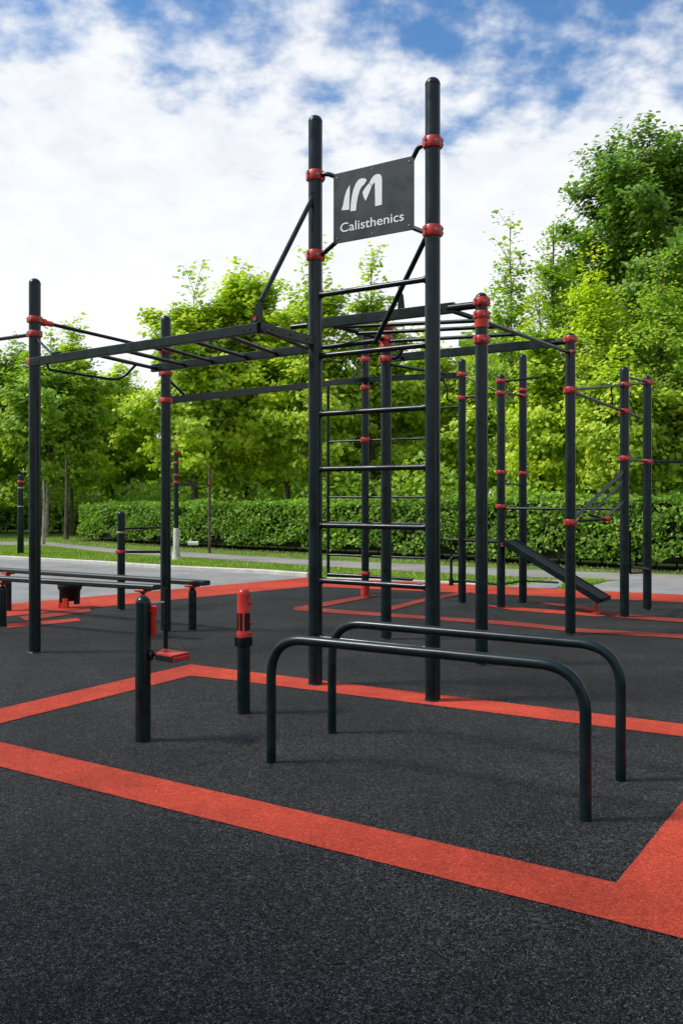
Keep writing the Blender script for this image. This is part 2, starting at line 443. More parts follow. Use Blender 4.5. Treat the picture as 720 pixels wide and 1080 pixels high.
# pull-up bars at the left end
a, b = wz(P1, zat(P1, 338)), wz(P2, zat(P2, 370))
rod(rig, a, b, 0.0175, 'pull_up_bar')
d = (b-a).normalized()
MB().tube([a+d*.05, a+d*.19], 0.026, 14).tube([a+d*.075, a+d*.115], 0.036, 14).build('bar_sleeve', M['orange'], rig)
P0 = P1-A*2.1
z = zat(P1, 352.5)
rod(rig, wz(P1, z), wz(P0, z), 0.0175, 'pull_up_bar')
p0 = post(rig, P0, 3.35); clamp(p0, P0, z)
q0 = wz(P1, zat(P1, 355)); q1 = on(Fa, J, 60)
rod(rig, q0, q1, 0.011, 'knee_brace'); MB().bar(q1-Fdir*.04+Vector((0, 0, .045)), q1+Fdir*.04+Vector((0, 0, .045)), 0.05, 0.02).build('brace_foot', M['beam'], rig)
ra, rb_ = on(Fa, J, 103), on(Ma, Mb, 166)
mid = ra+(rb_-ra)*.62
hp = [on(Fa, J, 50)+Vector((0, 0, -.03)), on(Fa, J, 50)+Vector((0, 0, -.085))+Fdir*.02, at(127, 401.5, 8.0), mid+Vector((0, 0, -.02))]
MB().tube(bend(hp, 0.10), 0.0125, 12).build('hanging_handle', M['steel'], rig)
# rear beam from the second post to the far posts
qo = {}
for nm, p, v in (('a', Q1, 378), ('b', Q2, 350), ('c', Q3, 394), ('d', Q4, 373)):
    qo[nm] = post(rig, p, zat(p, v))
na, nb, nc = wz(P2, zat(P2, 422.5)), wz(Q2, zat(Q2, 401)), wz(Q1, zat(Q1, 395.5))
beam(rig, na, nb-Vector((0, PR+.03, 0)), 0.045, 0.080)
beam(rig, nb-Vector((0, PR+.03, 0)), nc, 0.045, 0.078)
rod(rig, wz(P2, zat(P2, 398)), na+(nb-na)*.075+Vector((0, 0, .03)), 0.015, 'knee_brace')
for v in (379, 409, 464): clamp(qo['b'], Q2, zat(Q2, v), (.3, -1), 0.075)
rod(rig, wz(Q2, zat(Q2, 381)), nb+(na-nb)*.10, 0.013, 'knee_brace')
for v in (395, 420): clamp(qo['a'], Q1, zat(Q1, v), (.3, -1), 0.065)
for v in (402, 414.5, 498, 534): clamp(qo['c'], Q3, zat(Q3, v), (.3, -1), 0.055)
for v in (411.5, 417.5, 499): clamp(qo['d'], Q4, zat(Q4, v), (.3, -1), 0.05)
z = zat(Q1, 429); rod(rig, wz(Q1, z), wz(Q2, z), 0.016, 'pull_up_bar')
# rear wall bars
s0 = isect(Q2, -A, Vector((0, 0, 0)), Vector(((346-360)/F, 1, 0))); s1 = isect(Q2, (Q1-Q2).normalized(), Vector((0, 0, 0)), Vector(((458-360)/F, 1, 0)))
zt = nb.z
for sp in (s0, s1):
    rod(rig, wz(sp, 0.28), wz(sp, zt-.02), 0.024, 'upright')
for v in (466, 524.5, 551, 585):
    z = H+(HY-v)*s0.y/F; rod(rig, wz(s0, z), wz(s1, z), 0.016, 'rung')
z = zat(Q2, 608)
rod(rig, wz(s0, z), wz(Q2, z), 0.03, 'foot_bar'); rod(rig, wz(Q2, z), wz(Q2+(Q1-Q2)*.5, z-.01), 0.024, 'foot_bar')
MB().lathe((Q2.x, Q2.y, 0), [(PR+.004, 0.0), (PR+.008, 0.004), (PR+.008, 0.2), (PR+.002, 0.203)], 24).build('foot_sleeve', M['red'], rig)
clamp(qo['b'], Q2, zat(Q2, 604.5), (.3, -1), 0.06)
# rear-right bars
rod(rig, wz(Q1, zat(Q1, 396)), wz(Q3, zat(Q3, 414)), 0.016, 'bar')
rod(rig, wz(Q3, zat(Q3, 414)), wz(Q4, zat(Q4, 417.5)), 0.016, 'bar')
rod(rig, wz(Q3, zat(Q3, 403)), wz(Q3, zat(Q3, 399))+Vector((0.48, -0.12, 0)), 0.014, 'bar')
rod(rig, wz(Q1, zat(Q1, 419)), wz(Q1, zat(Q1, 419))+Vector((0.30, -0.25, 0)), 0.016, 'bar')
z = zat(Q3, 571.5)
rod(rig, wz(Q1, z)-A*0.5+Vector((0, .1, 0)), wz(Q1, z), 0.016, 'bar'); rod(rig, wz(Q1, z), wz(Q3, z), 0.024, 'bar'); rod(rig, wz(Q3, z), wz(Q4, z), 0.018, 'bar')
z = zat(Q3, 616.5)
rod(rig, wz(Q1, z), wz(Q3, z), 0.016, 'foot_bar'); rod(rig, wz(Q3, z), wz(Q4, z), 0.016, 'foot_bar'); rod(rig, wz(Q4, z), wz(Q4, z)+A*0.5, 0.014, 'foot_bar')
rod(rig, wz(Q3, zat(Q3, 510)), wz(Q4, zat(Q4, 511.5)), 0.014, 'bar')
h0 = wz(Q1, zat(Q1, 587.5)); hx = Vector((-.15, .0, 0))
MB().tube(bend([h0, h0+hx, h0+hx-Vector((0, 0, .34)), wz(Q1, zat(Q1, 613.5))], .04), 0.019, 12).tube([h0+hx-Vector((0, 0, .30)), h0+hx-Vector((0, 0, .39))], .032, 12).build('hand_loop', M['steel'], rig)
# hanging hook between the tower and the far post
hk = wz(Q1, zat(Q1, 401))-A*.28
MB().tube(bend([hk, hk+Vector((.06, 0, -.10)), hk+Vector((.04, 0, -.24)), hk+Vector((.16, 0, -.30))], .04), .013, 10).build('hook', M['steel'], rig)

# ---------------- second rig: pull-up cage behind the tower and to its right
cage = empty('pull_up_cage', (P4.x, P4.y, 0), 'dark pull-up cage with overhead rungs, standing behind and right of the ladder tower', 'workout rig')
p3 = post(cage, P3, zat(P3, 341)); p4 = post(cage, P4, zat(P4, 308)); p5 = post(cage, P5, zat(P5, 350.5))
p6 = post(cage, P6, zat(P6, 386)); p7 = post(cage, P7, zat(P7, 395.5))
for v in (345, 357.5, 367.5, 379): clamp(p3, P3, zat(P3, v), (.2, -1), 0.07)
for v in (318.5, 332.5, 358.5): clamp(p4, P4, zat(P4, v), (.2, -1), 0.078)
def sleeve(p, z0, z1, par, mat='red', name='sleeve'):
    MB().lathe((p.x, p.y, 0), [(PR+.002, z0), (PR+.006, z0+.004), (PR+.006, z1-.004), (PR+.002, z1)], 24).build(name, M[mat], par)
sleeve(P4, zat(P4, 346), zat(P4, 336), p4); sleeve(P3, zat(P3, 366), zat(P3, 357), p3)
for v in (358, 411.5, 551): clamp(p5, P5, zat(P5, v), (.2, -1), 0.075)
clamp(p5, P5, zat(P5, 371.5), (-1, -.3), 0.035)
for v in (406, 434, 483.5): clamp(p6, P6, zat(P6, v), (.2, -1), 0.068)
for v in (403.5, 487): clamp(p7, P7, zat(P7, v), (.2, -1), 0.07)
k1 = wz(P4, 3.13); kL = k1-A*2.0
Kend = on(kL, k1, 479)
kS = on(kL, k1, 325)
beam(cage, kS, Kend, 0.05, 0.094)
rod(cage, kL, kS, 0.026, 'beam_end')
rod(cage, Kend-A*.05, k1+Vector((0, 0, .0)), 0.034, 'beam_end'); rod(cage, Kend-A*.06-Vector((0, 0, .01)), wz(P4, 2.99), 0.022, 'knee_brace')
kp = on(kL, k1, 423)
n = A.cross(Vector((0, 0, 1)))
MB().prism([kp-A*.035+Vector((0, 0, .04)), kp+A*.035+Vector((0, 0, .04)), kp+A*.02+Vector((0, 0, .17)), kp-A*.03+Vector((0, 0, .26))], n*.012).build('bracket_plate', M['steel'], cage)
lb0 = on(kL, k1, 352)-Vector((0, 0, .03)); lb1 = wz(P3, 3.07)
rod(cage, lb0, lb1, 0.024, 'side_bar')
sb1 = wz(P5, 2.99); sb0 = wz(P4, 2.99)
rod(cage, sb0, sb1, 0.019, 'side_bar')
for (us, vs, vl, ul) in ((510, 337, 349, 409), (525, 343.5, 358, 409), (547, 353, 368, 413)):
    a = on(sb0, sb1, us) if us > 512 else sb0+Vector((0, 0, 0))
    # each overhead rung runs from the right side bar to the left side bar
    t = isect(a, -A, lb0, (lb1-lb0).normalized())
    zl = lb0.z+(lb1.z-lb0.z)*((t-lb0).xy.length/(lb1-lb0).xy.length)
    rod(cage, a, Vector((t.x, t.y, zl-.02)), 0.0185, 'overhead_rung')
Lz = zat(P5, 360); l0 = wz(P5, Lz); l1 = l0-A*2.12+Vector((0, 0.03, 0))
beam(cage, l1, l0-A*.16, 0.045, 0.095); rod(cage, l0-A*.2, l0, .03, 'beam_end')
rod(cage, wz(P3, zat(P3, 379)), l1+A*.10, 0.02, 'bar'); 
hb = wz(P3, zat(P3, 379))
MB().tube(bend([hb, hb+Vector((.13, -.02, .01)), hb+Vector((.19, -.05, .16))], .07), .017, 12).build('hand_loop', M['steel'], cage)
rod(cage, wz(P3, zat(P3, 384)), wz(P3, zat(P3, 398))+A*.62+Bd*.1, 0.013, 'knee_brace')
rod(cage, wz(P5, zat(P5, 411)), wz(P6, zat(P6, 406)), 0.016, 'bar')
pe = wz(P6, zat(P6, 434)); ps = wz(P5, zat(P5, 412.5))
rod(cage, ps, pe, 0.018, 'bar'); rod(cage, pe, pe+(pe-ps)*.33, 0.016, 'bar')
rod(cage, wz(P6, zat(P6, 405)), wz(P7, zat(P7, 404)), 0.016, 'bar'); rod(cage, wz(P6, zat(P6, 397)), wz(P7, zat(P7, 402.5)), 0.016, 'bar')
rod(cage, wz(P6, zat(P6, 483.5)), wz(P7, zat(P7, 487)), 0.016, 'bar')
rod(cage, wz(P6, zat(P6, 410)), pe+(pe-ps)*.25, 0.009, 'brace'); rod(cage, ps+(pe-ps)*.72+Vector((0, 0, .28)), ps+(pe-ps)*.76, 0.009, 'brace')
P8 = Vector((6.35, 11.9, 0)); rod(cage, wz(P7, zat(P7, 487)), wz(P8, zat(P7, 487)), 0.016, 'bar'); p8 = post(cage, P8, 3.1); clamp(p8, P8, 1.92)
# dip handles between the right posts
d0 = wz(P5, zat(P5, 550)); 
ha = at(638, 547.5, 9.9)
MB().tube([d0, ha], .016, 12).build('handle', M['steel'], cage); MB().tube([ha-Vector((.025, 0, 0)), ha+Vector((.05, .02, 0))], .026, 12).build('grip', M['red'], cage)
rod(cage, d0+Vector((.04, 0, .03)), wz(P6, zat(P6, 496)), 0.02, 'brace')
rod(cage, at(621, 543, 9.9), wz(P6, zat(P6, 506)), 0.015, 'brace'); rod(cage, at(621, 543, 9.9), ha, 0.014, 'brace')
rod(cage, at(638, 546, 9.95), wz(P6, zat(P6, 528)), 0.014, 'brace')
rod(cage, wz(Q3, 1.31), wz(P6, 1.31), 0.016, 'bar')
sa, sb = wz(P6, zat(P6, 597.5)), wz(P7, zat(P7, 600.5))
MB().tube(bend([wz(P6, zat(P6, 560))+Vector((.07, 0, 0)), sa+Vector((.07, 0, -.08)), sb+Vector((0, 0, -.04))], .03), .014, 10).build('step_frame', M['steel'], cage)
beam(cage, sa+Vector((.05, 0, 0)), sb, .09, .03, 'step', False)

# ---------------- sign on the tower
dT = (T2-T1).normalized(); nT = Vector((dT.y, -dT.x, 0))
def onsign(u, v, off=0.0):
    q = isect(T1, dT, Vector((0, 0, 0)), Vector(((u-360)/F, 1, 0)))
    return Vector((q.x, q.y, H+(HY-v)*q.y/F))+nT*off
sl, sr = onsign(352, 200), onsign(436.3, 200)
z0, z1 = 3.392, 3.925
sign = empty('sign_board', ((sl.x+sr.x)/2, (sl.y+sr.y)/2, z0), 'dark sign board lettered Calisthenics in white, held between the two tallest posts', 'sign')
m = MB().prism([wz(sl, z0), wz(sr, z0), wz(sr, z1), wz(sl, z1)], nT*0.012); m.slot = 1
for s in (sl, sr):
    for z in (z0, z1):
        q = wz(s, z+(0.035 if z == z0 else -.035))+dT*(0.035 if s is sl else -.035)
        m.tube([q+nT*.004, q+nT*.011], .007, 8)
for z in (z0, z1):
    q = wz((sl+sr)/2, z+(0.025 if z == z0 else -.025)); m.tube([q+nT*.004, q+nT*.0095], .006, 8)
m.build('panel', [M['sign'], M['bolt']], sign)
for s, p, sg, zc in ((sl, T1, 1, (zat(T1, 186), zat(T1, 270))), (sr, T2, -1, (zat(T2, 151), zat(T2, 244)))):
    for i, z in enumerate(zc):
        zz = z1-.02 if i == 0 else z0+.02
        a = wz(p, z)+dT*sg*(PR+.005); e = wz(s, zz)+dT*sg*.02-nT*.012
        k = [a, a+dT*sg*.055+Vector((0, 0, -.003)), e] if i == 0 else [a, e]
        MB().tube(bend(k, .03), .0175, 12).build('bracket', M['steel'], sign)
Zs = 8.0
def gl(pts): return [onsign(350+x/Zs, 160+y/Zs, 0.0075) for x, y in pts]
em = MB()
em.prism(gl([(85, 497), (100, 445), (112, 380), (130, 325), (156, 283), (153, 380), (150, 492)]), nT*.002)
em.prism(gl([(160, 505), (163, 440), (172, 380), (185, 322), (205, 272), (228, 240), (255, 227), (280, 228), (298, 241), (278, 278), (255, 297), (238, 330), (222, 385), (212, 440), (207, 499)]), nT*.002)
em.prism(gl([(262, 345), (286, 305), (316, 268), (340, 290), (318, 350), (288, 418), (272, 385)]), nT*.002)
em.prism(gl([(319, 264), (340, 225), (362, 200), (388, 190), (410, 194), (423, 212), (426, 240), (425, 450), (369, 463), (366, 262), (356, 268), (343, 287)]), nT*.002)
em.build('emblem', M['white'], sign)
def text_mesh(txt):
    cu = bpy.data.curves.new('lettering', 'FONT'); cu.body = txt; cu.size = 1.0; cu.extrude = 0.004; cu.resolution_u = 4; cu.offset = 0.004
    o = bpy.data.objects.new('tmp_text', cu); C.objects.link(o)
    bpy.context.view_layer.update()
    me = bpy.data.meshes.new_from_object(o.evaluated_get(bpy.context.evaluated_depsgraph_get()))
    bpy.data.objects.remove(o); return me
me = text_mesh('Calisthenics')
xs = [v.co.x for v in me.vertices]; ys = [v.co.y for v in me.vertices]
tl, tr = onsign(350+75/Zs, 245, 0.0075), onsign(350+610/Zs, 235, 0.0075)
zb = (onsign(350+100/Zs, 160+688/Zs).z+onsign(350+560/Zs, 160+583/Zs).z)/2
ztp = onsign(350+100/Zs, 160+603/Zs).z
caps = ztp-zb
me.name = 'lettering'
W = (tr-tl).xy.length; off = Vector(sign.location)
ymax = 0.70
for v in me.vertices:
    f = (v.co.x-min(xs))/(max(xs)-min(xs))
    q = wz(tl, zb)+dT*(f*W)+Vector((0, 0, v.co.y/ymax*caps))+nT*(v.co.z*0.3)
    v.co = q-off
me.materials.clear(); me.materials.append(M['white'])
o = bpy.data.objects.new('lettering', me); C.objects.link(o); o.parent = sign

# ---------------- parallel dip bars in the foreground
def dip(pa, pb, label, z=0.685, r=0.0265):
    root_loc = (pa+pb)/2
    path = bend([wz(pa, -.04), wz(pa, z), wz(pb, z), wz(pb, -.04)], 0.22, 14)
    m = MB().tube(path, r, 22)
    o = m.build('dip_bar', M['steel'], None, (root_loc.x, root_loc.y, 0))
    return tag(o, label, 'dip bar', 'bent steel dip bars in front of the ladder')
dip(ground(286, 804), ground(617, 865), 'nearer bent steel dip bar, its legs closest to the wide red corner')
dip(ground(350, 773), ground(654, 823), 'dip bar set back between the nearer bar and the ladder tower')

# ---------------- pedal post and red-topped post
def dome(p, ztop, r, par, mat='dull', name='post'):
    prof = [(r, -.05), (r, ztop-r*1.05)]+[(r*math.cos(math.radians(x)), ztop-r*1.05+r*1.05*math.sin(math.radians(x))) for x in (12, 25, 40, 55, 70, 82)]+[(.0005, ztop)]
    m = MB().lathe((p.x, p.y, 0), prof, 28)
    return m.build(name, M[mat], par)
Bf = ground(151, 781)
ped = empty('pedal_trainer', (Bf.x, Bf.y, 0), 'short dark post carrying a red handle and a red-topped foot pedal', 'pedal trainer')
pp = dome(Bf, zat(Bf, 628), 0.046, ped, 'steel')
hz = lambda v: zat(Bf, v)
hc = Vector((Bf.x+.064, Bf.y-.005, 0))
MB().lathe((hc.x, hc.y, 0), [(.004, hz(672)), (.014, hz(671)), (.017, hz(664)), (.015, hz(652)), (.018, hz(645)), (.022, hz(643)), (.021, hz(639.5)), (.006, hz(638))], 16).build('handle', M['brightred'], ped)
MB().bar((Bf.x+.03, Bf.y, hz(643.5)), (hc.x, hc.y, hz(643.5)), .03, .018).build('handle_arm', M['brightred'], ped)
pz = hz(691); pr_ = Vector((Bf.x+.21, Bf.y+.10, pz))
m = MB().tube([(Bf.x+.03, Bf.y, pz), (Bf.x+.10, Bf.y+.03, pz), (pr_.x-.06, pr_.y, pz+.002)], .012, 12)
m.tube([(Bf.x+.046, Bf.y-.02, pz+.004), (Bf.x+.062, Bf.y-.02, pz+.004)], .030, 18).build('crank', M['rubberblack'], ped)
pc = [lv(163.5, 689.3, pz+.02), lv(172.5, 684.3, pz+.02), lv(200, 688.3, pz+.02), lv(181.5, 692.3, pz+.02)]
dn = Vector((0, 0, 1))
pd = MB().prism([p-dn*.022 for p in pc], dn*.032).build('pedal', M['rubberblack'], ped)
cc = (pc[0]+pc[1]+pc[2]+pc[3])/4
MB().prism([cc+(p-cc)*.94-dn*.003 for p in pc], dn*.012).build('tread', M['red'], pd)
MB().bar(pc[3]+(pc[2]-pc[3])*.03-dn*.022, pc[3]+(pc[2]-pc[3])*.97-dn*.022, .014, .026, .003).build('toe_pad', M['red'], pd)
vx = Vector((Bf.x+.115, Bf.y+.10, 0))
MB().tube([wz(vx, pz), wz(vx, hz(655)), wz(vx, hz(622))], [.0145, .0135, .012], 12).tube([wz(vx, hz(668)), wz(vx, hz(660))], .016, 12).tube([wz(vx, hz(651)), wz(vx, hz(645))], .014, 12).build('rod', M['rubberblack'], ped)
MB().tube([wz(vx, hz(637)), (Bf.x, Bf.y, hz(637))], .006, 8).build('link', M['bolt'], ped)

Rt = ground(257, 752)
rt = empty('red_topped_post', (Rt.x, Rt.y, 0), 'short post with bright red slotted top standing left of the dip bars', 'exercise post')
hz2 = lambda v: zat(Rt, v)
MB().lathe((Rt.x, Rt.y, 0), [(.044, -.05), (.044, hz2(683)), (.045, hz2(671))], 26).build('post', M['steel'], rt)
col = MB().lathe((Rt.x, Rt.y, 0), [(.044, hz2(682)), (.048, hz2(681)), (.049, hz2(672)), (.044, hz2(671))], 26)
for s in (-1, 1):
    col.bar((Rt.x+s*.048, Rt.y-.02, hz2(676.5)), (Rt.x+s*.048, Rt.y+.02, hz2(676.5)), .02, .06, .004)
col.build('collar', M['rubberblack'], rt)
r0 = .043
rc = MB().lathe((Rt.x, Rt.y, 0), [(.040, hz2(672)), (r0+.004, hz2(671.5)), (r0+.004, hz2(667.5)), (r0, hz2(666.5)), (r0, hz2(627)), (.040, hz2(624)), (.030, hz2(621.8)), (.012, hz2(620.8)), (.0005, hz2(620.6))], 10)
head = rc.build('head', M['brightred'], rt)
for a in (-150, -108, -62, -28):
    g = math.radians(a); c = Vector((Rt.x+math.cos(g)*(r0-.001), Rt.y+math.sin(g)*(r0-.001), 0)); t = Vector((-math.sin(g), math.cos(g), 0))
    MB().bar(wz(c, hz2(664.5)), wz(c, hz2(646)), .021, .006, .002, up=Vector((math.cos(g), math.sin(g), 0))).build('slot', M['rubberblack'], head)
for v in (636, 657, 668): MB().tube([(Rt.x+r0-.004, Rt.y-.01, hz2(v)), (Rt.x+r0+.018, Rt.y-.012, hz2(v))], .010, 10).build('knob', M['brightred'], head)

# ---------------- low balance benches on bollards (left)
def bench(pa, pb, posts, label, w=0.13, hp=0.052, zc=0.535):
    c = (pa+pb)/2
    r = empty('low_bench', (c.x, c.y, 0), label, 'bench', 'low plank benches at the left')
    pl = MB().bar(wz(pa, zc), wz(pb, zc), w, hp, .010).build('plank', M['dull'], r)
    d = (pb-pa).normalized()
    for q in posts:
        dome(q, 0.455, 0.045, r, 'steel', 'bollard')
        mm = MB().tube([wz(q, .44), wz(q, zc-.04)], .014, 12)
        mm.bar(wz(q, zc-.037)-d*.055, wz(q, zc-.037)+d*.055, w*1.05, .026, .006)
        mm.lathe((q.x, q.y, zc-.075), [(.018, 0), (.036, .016), (.036, .03), (.02, .04)], 16)
        mm.build('mount', M['red'], r)
    return r
b1 = ground(3, 660); bh = on(lv(165, 619.5, .535), lv(3, 610.3, .535), 151); bh.z = 0
pe = wz(lv(170, 620, .535), 0); pdir = (b1-bh).normalized()
bench(bh-pdir*.18, b1+pdir*.55, [b1, bh], 'nearer low plank bench on bollards, crossing in front of the left rig post')
b2 = ground(203, 664); pb2 = Vector((-3.47, 11.05, 0)); pdir = (pb2-b2).normalized()
bench(b2-pdir*.20, b2+pdir*3.4, [b2, b2+pdir*3.1], 'farther low plank bench ending over the lone short bollard', zc=.52)

# spring stool by the benches
Sp = ground(74, 641)
st = empty('stepping_pod', (Sp.x, Sp.y, 0), 'squat black stepping pod on a red pedestal under the low benches', 'stepping pod')
MB().lathe((Sp.x, Sp.y, 0), [(.05, .09), (.085, .12), (.12, .20), (.155, .26), (.16, .30), (.15, .32), (.12, .33), (.0005, .335)], 20).build('cup', M['rubberblack'], st)
m = MB().lathe((Sp.x, Sp.y, 0), [(.05, .10), (.075, .14), (.09, .24)], 14)
for s in (-1, 1): m.bar((Sp.x+s*.095, Sp.y-.02, .05), (Sp.x+s*.10, Sp.y, .24), .06, .09, .01, up=Vector((0, 1, 0)))
m.build('leg', M['rubberblack'], st)
MB().bar((Sp.x-.03, Sp.y-.08, .0), (Sp.x-.03, Sp.y-.07, .13), .07, .08, .01, up=Vector((0, 1, 0))).bar((Sp.x-.10, Sp.y-.05, .0), (Sp.x-.10, Sp.y-.05, .07), .07, .07, .01, up=Vector((0, 1, 0))).build('pedestal', M['orange'], st)

# push-up bar station
R1, R2 = ground(128, 643), ground(171, 639)
ps_ = empty('push_up_station', (R1.x, R1.y, 0), 'low push-up bar station with one thick and one thin post behind the benches', 'push-up bars')
o = post(ps_, R1, zat(R1, 538.5), .05)
clamp(o, R1, zat(R1, 582), (0, -1), .05, .05); clamp(o, R1, zat(R1, 561.5), (0, -1), .025, .048, 'pale')
o = MB().tube([wz(R2, -.02), wz(R2, zat(R2, 553))], .022, 14).build('thin_post', M['steel'], ps_)
rod(ps_, wz(R1, zat(R1, 582)), wz(R2, zat(R2, 582)), .018, 'bar'); rod(ps_, wz(R1, zat(R1, 557.5)), wz(R2, zat(R2, 556.5)), .015, 'bar')
MB().tube([wz(R2, zat(R2, 583.5)), wz(R2, zat(R2, 580.5))], .034, 14).build('collar', M['red'], ps_)

# inclined bench hooked on the rear post
ib = empty('incline_bench', (3.16, 11.2, 0), 'sloping black sit-up bench leaning from rear post down to red foot', 'bench')
ta, tb = at(536, 571.5, 11.80), at(637, 632.5, 11.15)
td = (tb-ta).normalized(); sd = Bd
upv = sd.cross(td).normalized(); upv = upv if upv.z > 0 else -upv
MB().bar(ta, tb, .34, .05, .012, up=upv).build('backboard', M['rubberblack'], ib)
MB().bar(ta-upv*.028, tb-upv*.028+td*-.02, .36, .012, .003, up=upv).bar(ta-sd*.18, tb-sd*.18, .022, .075, .004, up=upv).bar(ta+sd*.18, tb+sd*.18, .022, .075, .004, up=upv).build('frame', M['steel'], ib)
MB().bar(tb-sd*.17-td*.03, tb+sd*.17-td*.03, .11, .055, .01).build('end_cap', M['rubberblack'], ib)
fp = ground(628, 648)
m = MB().tube([wz(fp, 0), wz(fp, .24)], .022, 12); m.bar(wz(fp, .012)-sd*.1, wz(fp, .012)+sd*.1, .07, .024)
m.build('foot', M['red'], ib)
MB().bar(ta-td*.02-sd*.10-upv*.05, ta-td*.02+sd*.10-upv*.05, .05, .05, .008).build('hook', M['red'], ib)

# distant workout posts on the grass
S1 = ground(22, 584)
s1 = empty('banded_post', (S1.x, S1.y, 0), 'lone dark post with red and yellow bands at left edge of the lawn', 'exercise post')
o = post(s1, S1, zat(S1, 500), .068)
MB().lathe((S1.x, S1.y, 0), [(.07, -.02), (.082, 0), (.082, zat(S1, 543)), (.07, zat(S1, 541))], 20).build('sleeve', M['steel'], s1)
for v, mt, h in ((508, 'red', .07), (514.5, 'pale', .04), (534, 'pale', .03)): clamp(o, S1, zat(S1, v), (0, -1), h, .066, mt)
S2 = ground(186, 590); S3 = ground(221, 583)
s2 = empty('pull_up_rig', (S2.x, S2.y, 0), 'distant pull-up frame with red collars and a white-footed post before the hedge', 'workout rig')
o = post(s2, S2, zat(S2, 474.5), .055)
for v in (476.5, 488, 501, 508.5): clamp(o, S2, zat(S2, v), (0, -1), .06, .055)
MB().lathe((S2.x, S2.y, 0), [(.13, -.02), (.10, .05), (.075, .20), (.068, zat(S2, 558)), (.058, zat(S2, 557))], 18).build('foot_sleeve', M['whitepost'], s2)
o = post(s2, S3, zat(S3, 492), .034, 'woodpole')
clamp(o, S3, zat(S3, 511), (0, -1), .08, .034)
rod(s2, wz(S2, zat(S2, 509)), wz(S3, zat(S3, 511)), .02); rod(s2, wz(S2, zat(S2, 511))+Vector((.05, -.1, 0)), wz(S2, zat(S2, 511.5))+Vector((.45, -.1, 0)), .026)
rod(s2, wz(S2, zat(S2, 574))-Vector((.2, 0, 0)), wz(S2, zat(S2, 574))+Vector((.35, 0, 0)), .02)
MB().bar(wz(S2, zat(S2, 573))+Vector((.28, 0, 0)), wz(S2, zat(S2, 573))+Vector((.52, 0, 0)), .12, .09, .02).build('pad', M['white'], s2)

# ------------------------------------------------------------------ vegetation
def leaf_mesh(name, pos, nrm, size, mat, rnd, parent=None, loc=None, aspect=0.72):
    """one bent four-sided leaf per point: two triangles folded on the midrib"""
    n = len(pos)
    nrm = nrm/np.linalg.norm(nrm, axis=1, keepdims=True)
    r = rng.normal(size=(n, 3)); t = np.cross(nrm, r); t /= np.linalg.norm(t, axis=1, keepdims=True)+1e-9
    b = np.cross(nrm, t)
    s = size[:, None]
    droop = nrm*(-0.12*s)
    v0 = pos-t*s*.5; v2 = pos+t*s*.5+droop*1.6
    v1 = pos+b*s*.5*aspect+droop-t*s*.06; v3 = pos-b*s*.5*aspect+droop-t*s*.06
    V = np.stack([v0, v1, v2, v3], 1).reshape(-1, 3)
    off = np.array(parent_world(parent) if parent else (loc if loc is not None else (0, 0, 0)))
    V = V-off
    I = np.arange(n)*4
    idx = np.stack([I, I+1, I+2, I, I+2, I+3], 1).reshape(-1)
    me = bpy.data.meshes.new(name)
    me.vertices.add(4*n); me.vertices.foreach_set('co', V.astype(np.float32).ravel())
    me.loops.add(6*n); me.loops.foreach_set('vertex_index', idx.astype(np.int32))
    me.polygons.add(2*n); me.polygons.foreach_set('loop_start', (np.arange(2*n)*3).astype(np.int32))
    at_ = me.attributes.new('rnd', 'FLOAT', 'FACE')
    at_.data.foreach_set('value', np.repeat(rnd, 2).astype(np.float32))
    me.materials.append(mat); me.update(calc_edges=True); me.validate()
    o = bpy.data.objects.new(name, me); C.objects.link(o)
    if parent: o.parent = parent
    elif loc is not None: o.location = loc
    return o

